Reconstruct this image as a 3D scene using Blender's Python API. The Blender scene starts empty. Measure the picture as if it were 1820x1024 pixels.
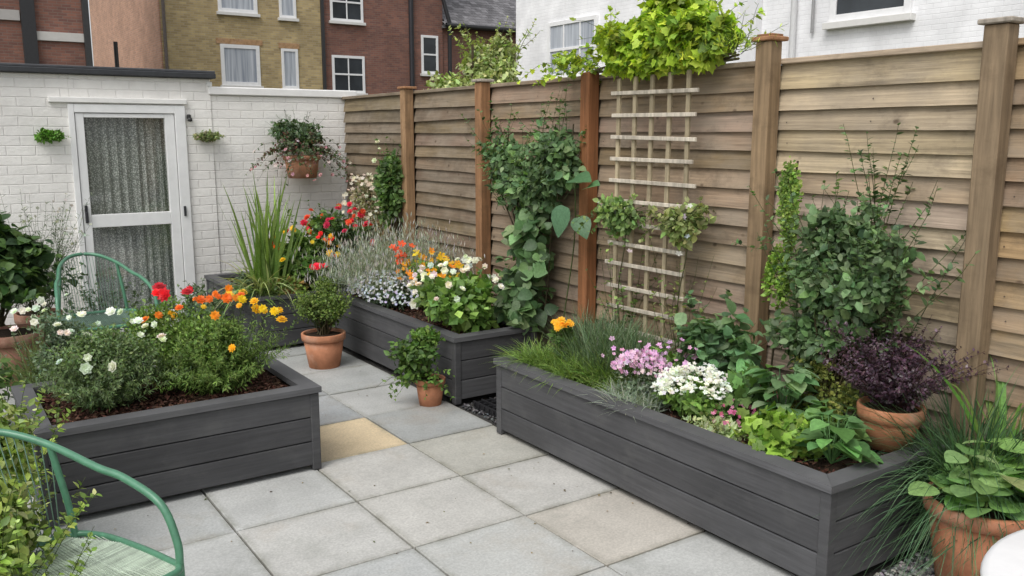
import bpy, math, numpy as np
rng=np.random.default_rng(11)
sc=bpy.context.scene
A=np.array
def nrm(a): return a/np.maximum(np.linalg.norm(a,axis=-1,keepdims=True),1e-9)
def rd(n): return nrm(rng.normal(size=(n,3)))
# ---------------------------------------------------------------- mesh batch
class B:
    def __init__(s): s.v=[];s.f=[];s.c=[];s.s=[];s.n=0
    def add(s,v,f,c,smooth=False):
        v=np.asarray(v,float).reshape(-1,3);f=np.asarray(f,int).reshape(-1,3)
        c=np.asarray(c,float)
        if c.ndim==1: c=np.tile(c,(len(v),1))
        if c.shape[1]==3: c=np.hstack([c,np.full((len(c),1),rng.random())])
        s.v.append(v);s.f.append(f+s.n);s.c.append(c);s.s.append(np.full(len(f),smooth));s.n+=len(v)
    def build(s,name,mat):
        v=np.vstack(s.v);f=np.vstack(s.f);c=np.vstack(s.c);sm=np.concatenate(s.s)
        me=bpy.data.meshes.new(name);me.vertices.add(len(v));me.vertices.foreach_set('co',v.astype(np.float32).ravel())
        me.loops.add(len(f)*3);me.loops.foreach_set('vertex_index',f.astype(np.int32).ravel())
        me.polygons.add(len(f));me.polygons.foreach_set('loop_start',(np.arange(len(f))*3).astype(np.int32))
        me.polygons.foreach_set('use_smooth',sm)
        a=me.attributes.new('col','FLOAT_COLOR','POINT');a.data.foreach_set('color',np.clip(c,0,1).astype(np.float32).ravel())
        me.update(calc_edges=True);me.validate()
        me.materials.append(mat)
        o=bpy.data.objects.new(name,me);sc.collection.objects.link(o);return o
def group(name,objs):
    e=bpy.data.objects.new(name,None);sc.collection.objects.link(e)
    for o in objs: o.parent=e
    return e
_cs=[(i&1,(i>>1)&1,(i>>2)&1) for i in range(8)]
def _topo():
    sg=A(_cs)*2-1; P=[]
    for c in range(8):
        for k in range(3):
            p=sg[c]*0.8; p=p.astype(float); p[k]=sg[c][k]; P.append(p)
    P=A(P);F=[]
    def q(l):
        n=np.cross(P[l[1]]-P[l[0]],P[l[2]]-P[l[0]])
        if np.dot(n,P[l].mean(0))<0: l=l[::-1]
        F.append([l[0],l[1],l[2]])
        if len(l)==4: F.append([l[0],l[2],l[3]])
    for k in range(3):
        o=[a for a in range(3) if a!=k]
        for s in (0,1):
            l=[]
            for (a,b) in ((0,0),(1,0),(1,1),(0,1)):
                t=[0,0,0];t[k]=s;t[o[0]]=a;t[o[1]]=b;l.append(3*(t[0]+2*t[1]+4*t[2])+k)
            q(l)
    for m in range(3):
        o=[a for a in range(3) if a!=m]
        for a in (0,1):
            for b in (0,1):
                t=[0,0,0];t[o[0]]=a;t[o[1]]=b;c1=t[0]+2*t[1]+4*t[2];t[m]=1;c2=t[0]+2*t[1]+4*t[2]
                q([3*c1+o[0],3*c2+o[0],3*c2+o[1],3*c1+o[1]])
    for c in range(8): q([3*c,3*c+1,3*c+2])
    return A(F)
_BF=_topo()
def box(b,x0,x1,y0,y1,z0,z1,col,bv=.003,xf=None):
    lo=A([x0,y0,z0],float);hi=A([x1,y1,z1],float);m=(lo+hi)/2;h=(hi-lo)/2
    bv=min(bv,h.min()*.45);V=[]
    for c in _cs:
        sg=A(c)*2-1
        for k in range(3):
            p=sg*(h-bv);p[k]=sg[k]*h[k];V.append(m+p)
    V=A(V)
    if xf is not None: V=xf(V)
    b.add(V,_BF,col)
def prism(b,poly,z0,z1,col):
    n=len(poly);V=[(p[0],p[1],z0) for p in poly]+[(p[0],p[1],z1) for p in poly];F=[]
    for i in range(1,n-1): F+= [[0,i+1,i],[n,n+i,n+i+1]]
    for i in range(n):
        j=(i+1)%n;F+=[[i,j,n+j],[i,n+j,n+i]]
    b.add(V,F,col)
def lathe(b,prof,c,col,seg=32,smooth=True):
    prof=A(prof,float);k=len(prof);a=np.linspace(0,2*np.pi,seg,endpoint=False)
    V=np.stack([c[0]+prof[:,None,0]*np.cos(a),c[1]+prof[:,None,0]*np.sin(a),c[2]+np.repeat(prof[:,None,1],seg,1)],-1).reshape(-1,3)
    F=[]
    for i in range(k-1):
        for j in range(seg):
            j2=(j+1)%seg;F+=[[i*seg+j,i*seg+j2,(i+1)*seg+j2],[i*seg+j,(i+1)*seg+j2,(i+1)*seg+j]]
    b.add(V,F,col,smooth)
def catmull(p,n=8):
    p=A(p,float);P=np.vstack([2*p[0]-p[1],p,2*p[-1]-p[-2]]);o=[]
    for i in range(1,len(P)-2):
        for t in np.linspace(0,1,n,endpoint=False):
            o.append(.5*((2*P[i])+(-P[i-1]+P[i+1])*t+(2*P[i-1]-5*P[i]+4*P[i+1]-P[i+2])*t*t+(-P[i-1]+3*P[i]-3*P[i+1]+P[i+2])*t**3))
    o.append(p[-1]);return A(o)
def strands(b,pts,rad,col,sides=3,smooth=True):
    n,k,_=pts.shape;T=np.gradient(pts,axis=1);T=nrm(T)
    ref=np.where(np.abs(T[:,:1,2:3])>.8,A([1.,0,0]),A([0,0,1.]));ref=np.repeat(ref,k,1)
    U=nrm(np.cross(T,ref));W=np.cross(T,U)
    a=np.arange(sides)*2*np.pi/sides
    V=pts[:,:,None]+rad[:,:,None,None]*(U[:,:,None]*np.cos(a)[:,None]+W[:,:,None]*np.sin(a)[:,None])
    idx=np.arange(n*k*sides).reshape(n,k,sides)
    i0=idx[:,:-1];i1=idx[:,1:];j0=np.roll(i0,-1,2);j1=np.roll(i1,-1,2)
    F=np.concatenate([np.stack([i0,j0,j1],-1).reshape(-1,3),np.stack([i0,j1,i1],-1).reshape(-1,3)])
    C=np.repeat(np.asarray(col,float).reshape(-1,3) if np.ndim(col)>1 else np.tile(col,(n,1)),k*sides,0)
    C=np.hstack([C,np.full((len(C),1),.5)])
    b.add(V.reshape(-1,3),F,C,smooth)
def tube(b,pts,r,col,sides=10,sm=8):
    p=catmull(pts,sm) if sm else A(pts,float);strands(b,p[None],np.full((1,len(p)),r),A([col]),sides)
def blades(b,pts,w,col):
    n,k,_=pts.shape;T=nrm(np.gradient(pts,axis=1));U=nrm(np.cross(T,A([0,0,1.])+rng.normal(size=(n,1,3))*.3))
    s=np.linspace(0,1,k);wd=w[:,None]*(1-s**2.2)*np.minimum(1,.5+s*3)
    V=np.stack([pts-U*wd[...,None],pts+U*wd[...,None]],2);idx=np.arange(n*k*2).reshape(n,k,2)
    a=idx[:,:-1,0];c=idx[:,:-1,1];d=idx[:,1:,0];e=idx[:,1:,1]
    F=np.concatenate([np.stack([a,c,e],-1).reshape(-1,3),np.stack([a,e,d],-1).reshape(-1,3)])
    C=np.repeat(col,k*2,0);C=np.hstack([C,np.full((len(C),1),.5)]);b.add(V.reshape(-1,3),F,C,True)
# ---------------------------------------------------------------- leaf templates
def leafT(xs,ws,droop=.15,fold=.12,petiole=0):
    V=[];F=[]
    for x,w in zip(xs,ws):
        z=-droop*x*x
        V+=[(x+petiole,w,z+fold*w*2),(x+petiole,0,z),(x+petiole,-w,z+fold*w*2)]
    for i in range(len(xs)-1):
        a=3*i;F+=[[a,a+1,a+4],[a,a+4,a+3],[a+1,a+2,a+5],[a+1,a+5,a+4]]
    return A(V,float),A(F)
LS=(A([(0,0,0),(.45,.3,.08),(1,0,-.1),(.45,-.3,.08)],float),A([[0,2,1],[0,3,2]]))
LN=(A([(0,0,0),(.5,.09,.02),(1,0,-.05),(.5,-.09,.02)],float),A([[0,2,1],[0,3,2]]))
LR=(A([(0,0,0),(.5,.42,.08),(1,0,-.08),(.5,-.42,.08)],float),A([[0,2,1],[0,3,2]]))
LM=leafT([0,.3,.65,1],[.02,.3,.24,.0])
LL=leafT([0,.1,.3,.55,.8,1],[.02,.26,.42,.4,.22,.0],.25,.14)
LO=leafT([0,.06,.18,.35,.52,.7,.86,.96,1],[.02,.17,.32,.4,.41,.35,.22,.09,.0],.22,.05)
LH=leafT([-.12,0,.2,.45,.7,.88,1],[.2,.36,.46,.42,.26,.12,.0],.2,.1,.12)
def _ivy():
    pts=[(0,0),(-.12,.25),(.1,.5),(.3,.32),(.55,.42),(.68,.2),(1,0),(.68,-.2),(.55,-.42),(.3,-.32),(.1,-.5),(-.12,-.25)]
    V=[(.32,0,0)]+[(x,y,-.12*(x*x)+.1*abs(y)) for x,y in pts];F=[[0,i+1,(i+1)%12+1] for i in range(12)]
    return A(V,float),A(F)[:,::-1]
LI=_ivy()
def flowerT(n=5,layers=1,cup=.25,w=.36):
    V=[];F=[]
    for l in range(layers):
        sc_=1-.28*l;zz=.16*l
        for i in range(n):
            a=2*np.pi*(i+.5*l)/n;ca,sa=np.cos(a),np.sin(a);k=len(V)
            for (x,y,z) in ((0,0,0),(.6,w,cup*.55),(1,0,cup),(.6,-w,cup*.55)):
                x*=sc_;y*=sc_;V.append((x*ca-y*sa,x*sa+y*ca,z*sc_+zz+(.25*l*x)))
            F+=[[k,k+2,k+1],[k,k+3,k+2]]
    return A(V,float),A(F)[:,::-1]
F5=flowerT();FP=flowerT(8,4,.1,.34);FR=flowerT(6,3,.35,.45)
def pick(cols,n,var=.22):
    C=A(cols,float)[rng.integers(len(cols),size=n)]
    return np.clip(C*(1+var*rng.normal(size=(n,1)))*(1+.06*rng.normal(size=(n,3))),.003,.95)
def inst(b,T,P,D,N,S,C):
    tv,tf=T;n=len(P);D=nrm(D);Y=nrm(np.cross(N,D));Z=np.cross(D,Y);S=np.broadcast_to(S,(n,))
    V=P[:,None]+S[:,None,None]*(tv[None,:,0:1]*D[:,None]+tv[None,:,1:2]*Y[:,None]+tv[None,:,2:3]*Z[:,None])
    F=(tf[None]+(np.arange(n)*len(tv))[:,None,None]).reshape(-1,3)
    C=np.repeat(C,len(tv),0);C=np.hstack([C,np.full((len(C),1),.5)])
    b.add(V.reshape(-1,3),F,C,len(tf)>6)
UP=A([0,0,1.])
def bush(b,c,r,n,T,s,cols,lumps=14,lr=.45,up=.3,base=None,face=None,stem=(.1,.08,.04)):
    c=A(c,float);r=A(r,float);d=rd(lumps)*(rng.random((lumps,1))**.45)*.68;lc=c+d*r
    tone=rng.uniform(.7,1.35,lumps);ls=rng.uniform(.6,1.15,lumps);k=rng.integers(lumps,size=n)
    dd=rd(n);rad=(rng.uniform(.1,1,n)**.5)*lr*ls[k]*(1+.3*rng.normal(size=n)*(rng.random(n)<.3));P=lc[k]+dd*rad[:,None]*r
    out=nrm((P-c)/r);D=nrm(out*.5+rd(n)*.9+UP*up);N=nrm(out*.9+UP*.6+rd(n)*.5)
    if face is not None: N=nrm(N+A(face)*1.2)
    C=pick(cols,n)*tone[k][:,None]
    ok=P[:,2]>(base[2]-.01 if base is not None else -9)
    inst(b,T,P[ok],D[ok],N[ok],(s*rng.uniform(.6,1.25,n))[ok],C[ok])
    if base is not None:
        base=A(base,float);t=np.linspace(0,1,6)[None,:,None]
        p0=(base+rng.normal(size=(lumps,3))*A([.02,.02,0]))[:,None];p=p0*(1-t)+lc[:,None]*t
        p[:,1:-1]+=rng.normal(size=(lumps,4,3))*.012
        strands(b,p,np.tile(np.linspace(.007,.003,6),(lumps,1)),A(stem))
    return lc
def sprays(b,base,n,L,spread,T,s,per,cols,droop=.25,r0=.03,start=.15,stem=(.07,.1,.03),sr=.0022,lean=(0,0,0),lo=.6,open_=.9,k=7,az=None):
    base=A(base,float);a=rng.uniform(0,2*np.pi,n) if az is None else rng.uniform(az[0],az[1],n)
    t=spread*np.sqrt(rng.random(n));dr=nrm(np.stack([np.sin(t)*np.cos(a),np.sin(t)*np.sin(a),np.cos(t)],-1)+A(lean))
    LL_=L*rng.uniform(lo,1.1,n)
    off=np.stack([r0*np.cos(a),r0*np.sin(a),0*a],-1)*rng.uniform(0,1.4,(n,1)) if np.isscalar(r0) else rng.uniform(-1,1,(n,3))*A(r0)
    B0=base+off;wv=rng.normal(size=(n,1,3))*.04
    def cur(q):
        qq=q[...,None];return B0[:,None]+dr[:,None]*LL_[:,None,None]*qq+A([0,0,-droop])*LL_[:,None,None]*qq**2+wv*LL_[:,None,None]*np.sin(qq*5)
    q=np.tile(np.linspace(0,1,k),(n,1));pts=cur(q)
    strands(b,pts,np.tile(np.linspace(sr,sr*.4,k),(n,1)),pick([stem],n,.15))
    if per:
        q=rng.uniform(start,1,(n,per));P=cur(q);Tn=nrm(cur(np.minimum(q+.03,1.05))-P)
        P=P.reshape(-1,3);Tn=Tn.reshape(-1,3);m=len(P)
        pr=nrm(np.cross(Tn,rd(m)));D=nrm(Tn*(1-open_*.6)+pr*open_);N=nrm(UP*.8+Tn*.3+rd(m)*.5)
        tone=np.repeat(rng.uniform(.72,1.3,n),per)
        inst(b,T,P,D,N,s*rng.uniform(.6,1.2,m)*(1.1-.45*q.reshape(-1)),pick(cols,m)*tone[:,None])
    return cur(np.ones((n,1)))[:,0],dr
def flowers(b,P,T,s,cols,up=.6,face=(-.3,-.5,0),var=.12):
    n=len(P);N=nrm(UP*up+A(face)+rd(n)*.5);D=nrm(np.cross(N,rd(n)));inst(b,T,P,D,N,s*rng.uniform(.7,1.2,n),pick(cols,n,var))
def dome(c,r,n,lo=.1):
    d=rd(n);d[:,2]=np.abs(d[:,2])*(1-lo)+lo;return A(c)+nrm(d)*A(r)*rng.uniform(.9,1.08,(n,1))
def grass(b,base,n,L,spread,w,cols,droop=.5,r0=.05,k=7,az=None,lo=.5):
    a=rng.uniform(0,2*np.pi,n) if az is None else rng.uniform(az[0],az[1],n)
    t=spread*np.sqrt(rng.random(n));dr=np.stack([np.sin(t)*np.cos(a),np.sin(t)*np.sin(a),np.cos(t)],-1)
    l=L*rng.uniform(lo,1.1,n);a2=rng.uniform(0,2*np.pi,n);rr=r0*np.sqrt(rng.random(n))
    B0=A(base,float)+np.stack([rr*np.cos(a2),rr*np.sin(a2),0*a],-1);q=np.linspace(0,1,k)[None,:,None]
    dp=droop*rng.uniform(.4,1.5,(n,1,1))
    hz=dr*A([1,1,0]);pts=B0[:,None]+dr[:,None]*l[:,None,None]*q+(hz[:,None]*.5*dp-UP*dp*.8)*l[:,None,None]*q**2.2
    blades(b,pts,w*rng.uniform(.6,1.2,n),pick(cols,n));return pts[:,-1]
# ---------------------------------------------------------------- materials
def mat(name,rough=.6):
    m=bpy.data.materials.new(name);m.use_nodes=True;nt=m.node_tree;return m,nt,nt.nodes['Principled BSDF']
def nd(nt,t,**k):
    n=nt.nodes.new(t)
    for a,v in k.items(): setattr(n,a,v)
    return n
def coords(nt,scale,use_alpha=True):
    tc=nd(nt,'ShaderNodeTexCoord');at=nd(nt,'ShaderNodeAttribute',attribute_name='col')
    mu=nd(nt,'ShaderNodeVectorMath',operation='MULTIPLY');mu.inputs[1].default_value=scale
    if use_alpha:
        ad=nd(nt,'ShaderNodeMath',operation='MULTIPLY');ad.inputs[1].default_value=37.;nt.links.new(at.outputs['Alpha'],ad.inputs[0])
        av=nd(nt,'ShaderNodeVectorMath',operation='ADD');nt.links.new(tc.outputs['Object'],mu.inputs[0]);nt.links.new(mu.outputs[0],av.inputs[0]);nt.links.new(ad.outputs[0],av.inputs[1]);v=av.outputs[0]
    else:
        nt.links.new(tc.outputs['Object'],mu.inputs[0]);v=mu.outputs[0]
    return at,v
def noise(nt,v,scale=1,detail=6,rough=.6,lo=0,hi=1,a=.3,b=.7):
    n=nd(nt,'ShaderNodeTexNoise');n.inputs['Scale'].default_value=scale;n.inputs['Detail'].default_value=detail;n.inputs['Roughness'].default_value=rough
    if v is not None: nt.links.new(v,n.inputs['Vector'])
    m=nd(nt,'ShaderNodeMapRange');m.inputs[1].default_value=a;m.inputs[2].default_value=b;m.inputs[3].default_value=lo;m.inputs[4].default_value=hi
    nt.links.new(n.outputs['Fac'],m.inputs[0]);return m.outputs[0]
def vscale(nt,c,f):
    s=nd(nt,'ShaderNodeVectorMath',operation='SCALE');nt.links.new(c,s.inputs[0]);nt.links.new(f,s.inputs['Scale']);return s.outputs[0]
def math_(nt,op,a,b_=None):
    m=nd(nt,'ShaderNodeMath',operation=op)
    for k,x in ((0,a),(1,b_)):
        if x is None: continue
        if hasattr(x,'is_linked'): nt.links.new(x,m.inputs[k])
        else: m.inputs[k].default_value=x
    return m.outputs[0]
def mixc(nt,f,a,b_,blend='MIX'):
    m=nd(nt,'ShaderNodeMix',data_type='RGBA',blend_type=blend)
    for k,x in ((0,f),(6,a),(7,b_)):
        if hasattr(x,'links') or hasattr(x,'is_linked'): nt.links.new(x,m.inputs[k])
        else: m.inputs[k].default_value=x if k==0 else (*x,1)
    return m.outputs[2]
def bump(nt,bs,h,st,dist=.01):
    b=nd(nt,'ShaderNodeBump');b.inputs['Strength'].default_value=st;b.inputs['Distance'].default_value=dist;nt.links.new(h,b.inputs['Height']);nt.links.new(b.outputs[0],bs.inputs['Normal'])
def wood(name,g,lo,hi,rough=.75,bst=.5,stain=(.05,.04,.03),stamt=.5,spots=False,weather=None):
    m,nt,bs=mat(name);at,v=coords(nt,g);n1=noise(nt,v,1,8,.65,lo,hi)
    at2,v2=coords(nt,(1.6,1.6,2.2));n2=noise(nt,v2,1,5,.6,.78,1.15)
    c=vscale(nt,vscale(nt,at.outputs['Color'],n1),n2)
    if weather is not None:
        _,v4=coords(nt,(2.2,2.2,4));c=mixc(nt,noise(nt,v4,1,6,.65,0,.7,.4,.68),c,weather)
        _,v5=coords(nt,(1.3,1.3,22));c=mixc(nt,noise(nt,v5,1,8,.7,0,.75,.52,.76),c,(.10,.08,.055))
    n3=noise(nt,v2,2.2,6,.7,0,stamt,.52,.72);c=mixc(nt,n3,c,stain)
    if spots:
        vo=nd(nt,'ShaderNodeTexVoronoi');vo.inputs['Scale'].default_value=3.2;nt.links.new(v2,vo.inputs['Vector'])
        mr=nd(nt,'ShaderNodeMapRange');mr.inputs[1].default_value=.04;mr.inputs[2].default_value=.1;mr.inputs[3].default_value=.7;mr.inputs[4].default_value=0;nt.links.new(vo.outputs['Distance'],mr.inputs[0])
        c=mixc(nt,mr.outputs[0],c,(.07,.045,.03))
    nt.links.new(c,bs.inputs['Base Color']);bs.inputs['Roughness'].default_value=rough;bs.inputs['Specular IOR Level'].default_value=.25
    bump(nt,bs,n1,bst,.004);return m
M_fence=wood('fence_boards_wood',(2.,2.,70),.66,1.28,.9,.6,(.09,.07,.05),.6,True,(.29,.245,.19))
M_post=wood('post_wood',(38,38,2.2),.6,1.3,.8,.5,(.09,.06,.035),.55)
M_dark=wood('painted_planter_wood',(3,3,60),.8,1.22,.6,.45,(.12,.12,.115),.4)
def plainM(name,rough=.5,lo=.85,hi=1.12,sc_=14,bst=.15,spec=.5,metal=0):
    m,nt,bs=mat(name);at,v=coords(nt,(1,1,1));n=noise(nt,v,sc_,6,.6,lo,hi);nt.links.new(vscale(nt,at.outputs['Color'],n),bs.inputs['Base Color'])
    bs.inputs['Roughness'].default_value=rough;bs.inputs['Specular IOR Level'].default_value=spec;bs.inputs['Metallic'].default_value=metal
    bump(nt,bs,n,bst,.004);return m
M_paint=plainM('white_gloss_paint',.4,.93,1.03,9,.08)
def terraM():
    m,nt,bs=mat('terracotta');at,v=coords(nt,(1,1,1));c=vscale(nt,at.outputs['Color'],noise(nt,v,9,6,.6,.72,1.2));c=mixc(nt,noise(nt,v,5,6,.7,0,.55,.5,.72),c,(.5,.38,.3));c=mixc(nt,noise(nt,v,7,5,.7,0,.5,.56,.75),c,(.16,.1,.06))
    nt.links.new(c,bs.inputs['Base Color']);bs.inputs['Roughness'].default_value=.88;bs.inputs['Specular IOR Level'].default_value=.2;bump(nt,bs,noise(nt,v,60,4,.6),.2,.003);return m
M_terra=terraM()
M_soil=plainM('soil',.95,.5,1.5,45,1.,.1)
M_green=plainM('green_painted_metal',.35,.8,1.1,30,.1)
M_black=plainM('black_plastic',.5,.8,1.2,20,.1)
M_stone=plainM('gravel_stone',.8,.7,1.3,30,.3)
M_slate=plainM('roof_slate',.7,.7,1.3,8,.3)
def leafM(name,tr=.3,rough=.5):
    m,nt,bs=mat(name);at=nd(nt,'ShaderNodeAttribute',attribute_name='col')
    tc=nd(nt,'ShaderNodeTexCoord');n=noise(nt,tc.outputs['Object'],60,2,.6,.82,1.18);c=vscale(nt,at.outputs['Color'],n)
    nt.links.new(c,bs.inputs['Base Color']);bs.inputs['Roughness'].default_value=rough;bs.inputs['Specular IOR Level'].default_value=.35
    t=nd(nt,'ShaderNodeBsdfTranslucent');g=nd(nt,'ShaderNodeVectorMath',operation='MULTIPLY');g.inputs[1].default_value=(1.25,1.35,.6)
    nt.links.new(c,g.inputs[0]);nt.links.new(g.outputs[0],t.inputs['Color'])
    mx=nd(nt,'ShaderNodeMixShader');mx.inputs[0].default_value=tr;nt.links.new(bs.outputs[0],mx.inputs[1]);nt.links.new(t.outputs[0],mx.inputs[2])
    nt.links.new(mx.outputs[0],nt.nodes['Material Output'].inputs['Surface']);return m
M_leaf=leafM('foliage',.3,.48)
def brick(name,c1,c2,mo,w=.215,h=.072,ms=.006,bst=.6,dirt=.25,dc=(.1,.08,.06)):
    m,nt,bs=mat(name);tc=nd(nt,'ShaderNodeTexCoord');sp=nd(nt,'ShaderNodeSeparateXYZ');nt.links.new(tc.outputs['Object'],sp.inputs[0])
    ad=nd(nt,'ShaderNodeMath',operation='ADD');nt.links.new(sp.outputs[0],ad.inputs[0]);nt.links.new(sp.outputs[1],ad.inputs[1])
    cb=nd(nt,'ShaderNodeCombineXYZ');nt.links.new(ad.outputs[0],cb.inputs[0]);nt.links.new(sp.outputs[2],cb.inputs[1])
    nz=nd(nt,'ShaderNodeTexNoise');nz.inputs['Scale'].default_value=4;nt.links.new(tc.outputs['Object'],nz.inputs['Vector'])
    vs=nd(nt,'ShaderNodeVectorMath',operation='SCALE');vs.inputs['Scale'].default_value=.014;nt.links.new(nz.outputs['Color'],vs.inputs[0])
    va=nd(nt,'ShaderNodeVectorMath',operation='ADD');nt.links.new(cb.outputs[0],va.inputs[0]);nt.links.new(vs.outputs[0],va.inputs[1])
    br=nd(nt,'ShaderNodeTexBrick');nt.links.new(va.outputs[0],br.inputs['Vector'])
    for k,x in (('Color1',(*c1,1)),('Color2',(*c2,1)),('Mortar',(*mo,1)),('Scale',1.),('Mortar Size',ms),('Mortar Smooth',.8),('Bias',0.),('Brick Width',w),('Row Height',h)): br.inputs[k].default_value=x
    n2=noise(nt,tc.outputs['Object'],1.3,6,.65,.82,1.15);c=vscale(nt,br.outputs['Color'],n2)
    n3=noise(nt,tc.outputs['Object'],.5,6,.7,0,dirt,.45,.75);c=mixc(nt,n3,c,dc)
    nt.links.new(c,bs.inputs['Base Color']);bs.inputs['Roughness'].default_value=.8;bs.inputs['Specular IOR Level'].default_value=.25
    n4=noise(nt,tc.outputs['Object'],30,5,.65,0,.6);su=nd(nt,'ShaderNodeMath',operation='SUBTRACT');nt.links.new(n4,su.inputs[0]);nt.links.new(br.outputs['Fac'],su.inputs[1])
    bump(nt,bs,su.outputs[0],bst,.006);return m
M_wbrick=brick('white_painted_brick',(.83,.81,.77),(.81,.79,.755),(.76,.735,.70),ms=.006,h=.078,bst=.6,dirt=.2,dc=(.6,.56,.5))
M_wbrick2=brick('white_painted_brick_house',(.84,.84,.85),(.82,.82,.83),(.76,.76,.77),ms=.007,bst=.35,dirt=.08,dc=(.7,.7,.7))
M_ybrick=brick('yellow_stock_brick',(.52,.40,.20),(.34,.26,.13),(.42,.36,.26),ms=.011,dirt=.35,dc=(.2,.155,.09))
M_rbrick=brick('red_brown_brick',(.27,.125,.09),(.17,.085,.07),(.21,.16,.135),ms=.01,dirt=.45,dc=(.10,.06,.05))
M_obrick=brick('orange_brick',(.52,.30,.2),(.4,.23,.16),(.42,.33,.27),ms=.011,dirt=.3,dc=(.25,.16,.11))
def glassM(name,col,rough=.08):
    m,nt,bs=mat(name);tc=nd(nt,'ShaderNodeTexCoord');n=noise(nt,tc.outputs['Object'],1.5,3,.5,.5,1.4)
    rgb=nd(nt,'ShaderNodeRGB');rgb.outputs[0].default_value=(*col,1);nt.links.new(vscale(nt,rgb.outputs[0],n),bs.inputs['Base Color']);bs.inputs['Roughness'].default_value=rough;return m
M_gdark=glassM('dark_window_glass',(.03,.035,.04))
def netM():
    m,nt,bs=mat('net_curtained_glass');tc=nd(nt,'ShaderNodeTexCoord');mu=nd(nt,'ShaderNodeVectorMath',operation='MULTIPLY');mu.inputs[1].default_value=(14,14,.6);nt.links.new(tc.outputs['Object'],mu.inputs[0])
    n=noise(nt,mu.outputs[0],1,3,.5,.0,1.);nt.links.new(mixc(nt,n,(.26,.29,.34),(.55,.58,.62)),bs.inputs['Base Color']);bs.inputs['Roughness'].default_value=.2;return m
M_gnet=netM()
PIT=.575;GX=2.19;GY=3.69
def slabM():
    m,nt,bs=mat('stone_paving');at,v=coords(nt,(1,1,1));n1=noise(nt,v,2.5,7,.65,.84,1.12);n2=noise(nt,v,90,5,.7,.8,1.2)
    c=vscale(nt,vscale(nt,at.outputs['Color'],n1),n2);n3=noise(nt,v,1.5,7,.7,0,.45,.54,.76);c=mixc(nt,n3,c,(.32,.24,.15))
    n5=noise(nt,v,3.3,7,.7,0,.4,.55,.75);c=mixc(nt,n5,c,(.22,.23,.2))
    # grime that gathers along the joints
    tc=nd(nt,'ShaderNodeTexCoord');sp=nd(nt,'ShaderNodeSeparateXYZ');nt.links.new(tc.outputs['Object'],sp.inputs[0]);ds=[]
    for k,o_ in ((0,GX),(1,GY)):
        f=math_(nt,'FRACT',math_(nt,'DIVIDE',math_(nt,'ADD',sp.outputs[k],-o_+PIT*40),PIT));ds.append(math_(nt,'MINIMUM',f,math_(nt,'SUBTRACT',1.,f)))
    e=math_(nt,'MINIMUM',ds[0],ds[1]);mr=nd(nt,'ShaderNodeMapRange');mr.inputs[1].default_value=0;mr.inputs[2].default_value=.07;mr.inputs[3].default_value=1;mr.inputs[4].default_value=0;nt.links.new(e,mr.inputs[0])
    c=mixc(nt,math_(nt,'MULTIPLY',mr.outputs[0],noise(nt,tc.outputs['Object'],7,6,.7,0,.75,.35,.7)),c,(.15,.145,.10))
    nt.links.new(c,bs.inputs['Base Color']);r=noise(nt,v,3,4,.5,.45,.75);nt.links.new(r,bs.inputs['Roughness']);bs.inputs['Specular IOR Level'].default_value=.35
    bump(nt,bs,n2,.35,.002);return m
M_slab=slabM()
def groundM(name,c1,c2,s):
    m,nt,bs=mat(name);tc=nd(nt,'ShaderNodeTexCoord');n=noise(nt,tc.outputs['Object'],s,8,.7,0,1);nt.links.new(mixc(nt,n,c1,c2),bs.inputs['Base Color']);bs.inputs['Roughness'].default_value=.95;bump(nt,bs,n,.6,.02);return m
M_grd=groundM('earth_and_grass',(.05,.07,.025),(.11,.09,.05),1.2);M_grout=groundM('mossy_grout',(.07,.07,.045),(.17,.15,.12),9);M_dgrav=groundM('dark_earth',(.025,.024,.022),(.07,.065,.06),25)
def curtainM():
    m,nt,bs=mat('lace_curtain');tc=nd(nt,'ShaderNodeTexCoord');vo=nd(nt,'ShaderNodeTexVoronoi');vo.inputs['Scale'].default_value=75;nt.links.new(tc.outputs['Object'],vo.inputs['Vector'])
    mr=nd(nt,'ShaderNodeMapRange');mr.inputs[1].default_value=.2;mr.inputs[2].default_value=.55;nt.links.new(vo.outputs['Distance'],mr.inputs[0])
    nt.links.new(mixc(nt,mr.outputs[0],(.62,.65,.6),(.2,.22,.2)),bs.inputs['Base Color']);bs.inputs['Roughness'].default_value=.8;return m
M_curt=curtainM()
m_,nt_,bs_=mat('clear_glass');tr_=nd(nt_,'ShaderNodeBsdfTransparent');gl_=nd(nt_,'ShaderNodeBsdfGlossy');gl_.inputs['Roughness'].default_value=.06
mx_=nd(nt_,'ShaderNodeMixShader');mx_.inputs[0].default_value=.1;nt_.links.new(tr_.outputs[0],mx_.inputs[1]);nt_.links.new(gl_.outputs[0],mx_.inputs[2]);nt_.links.new(mx_.outputs[0],nt_.nodes['Material Output'].inputs['Surface']);M_clear=m_
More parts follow.
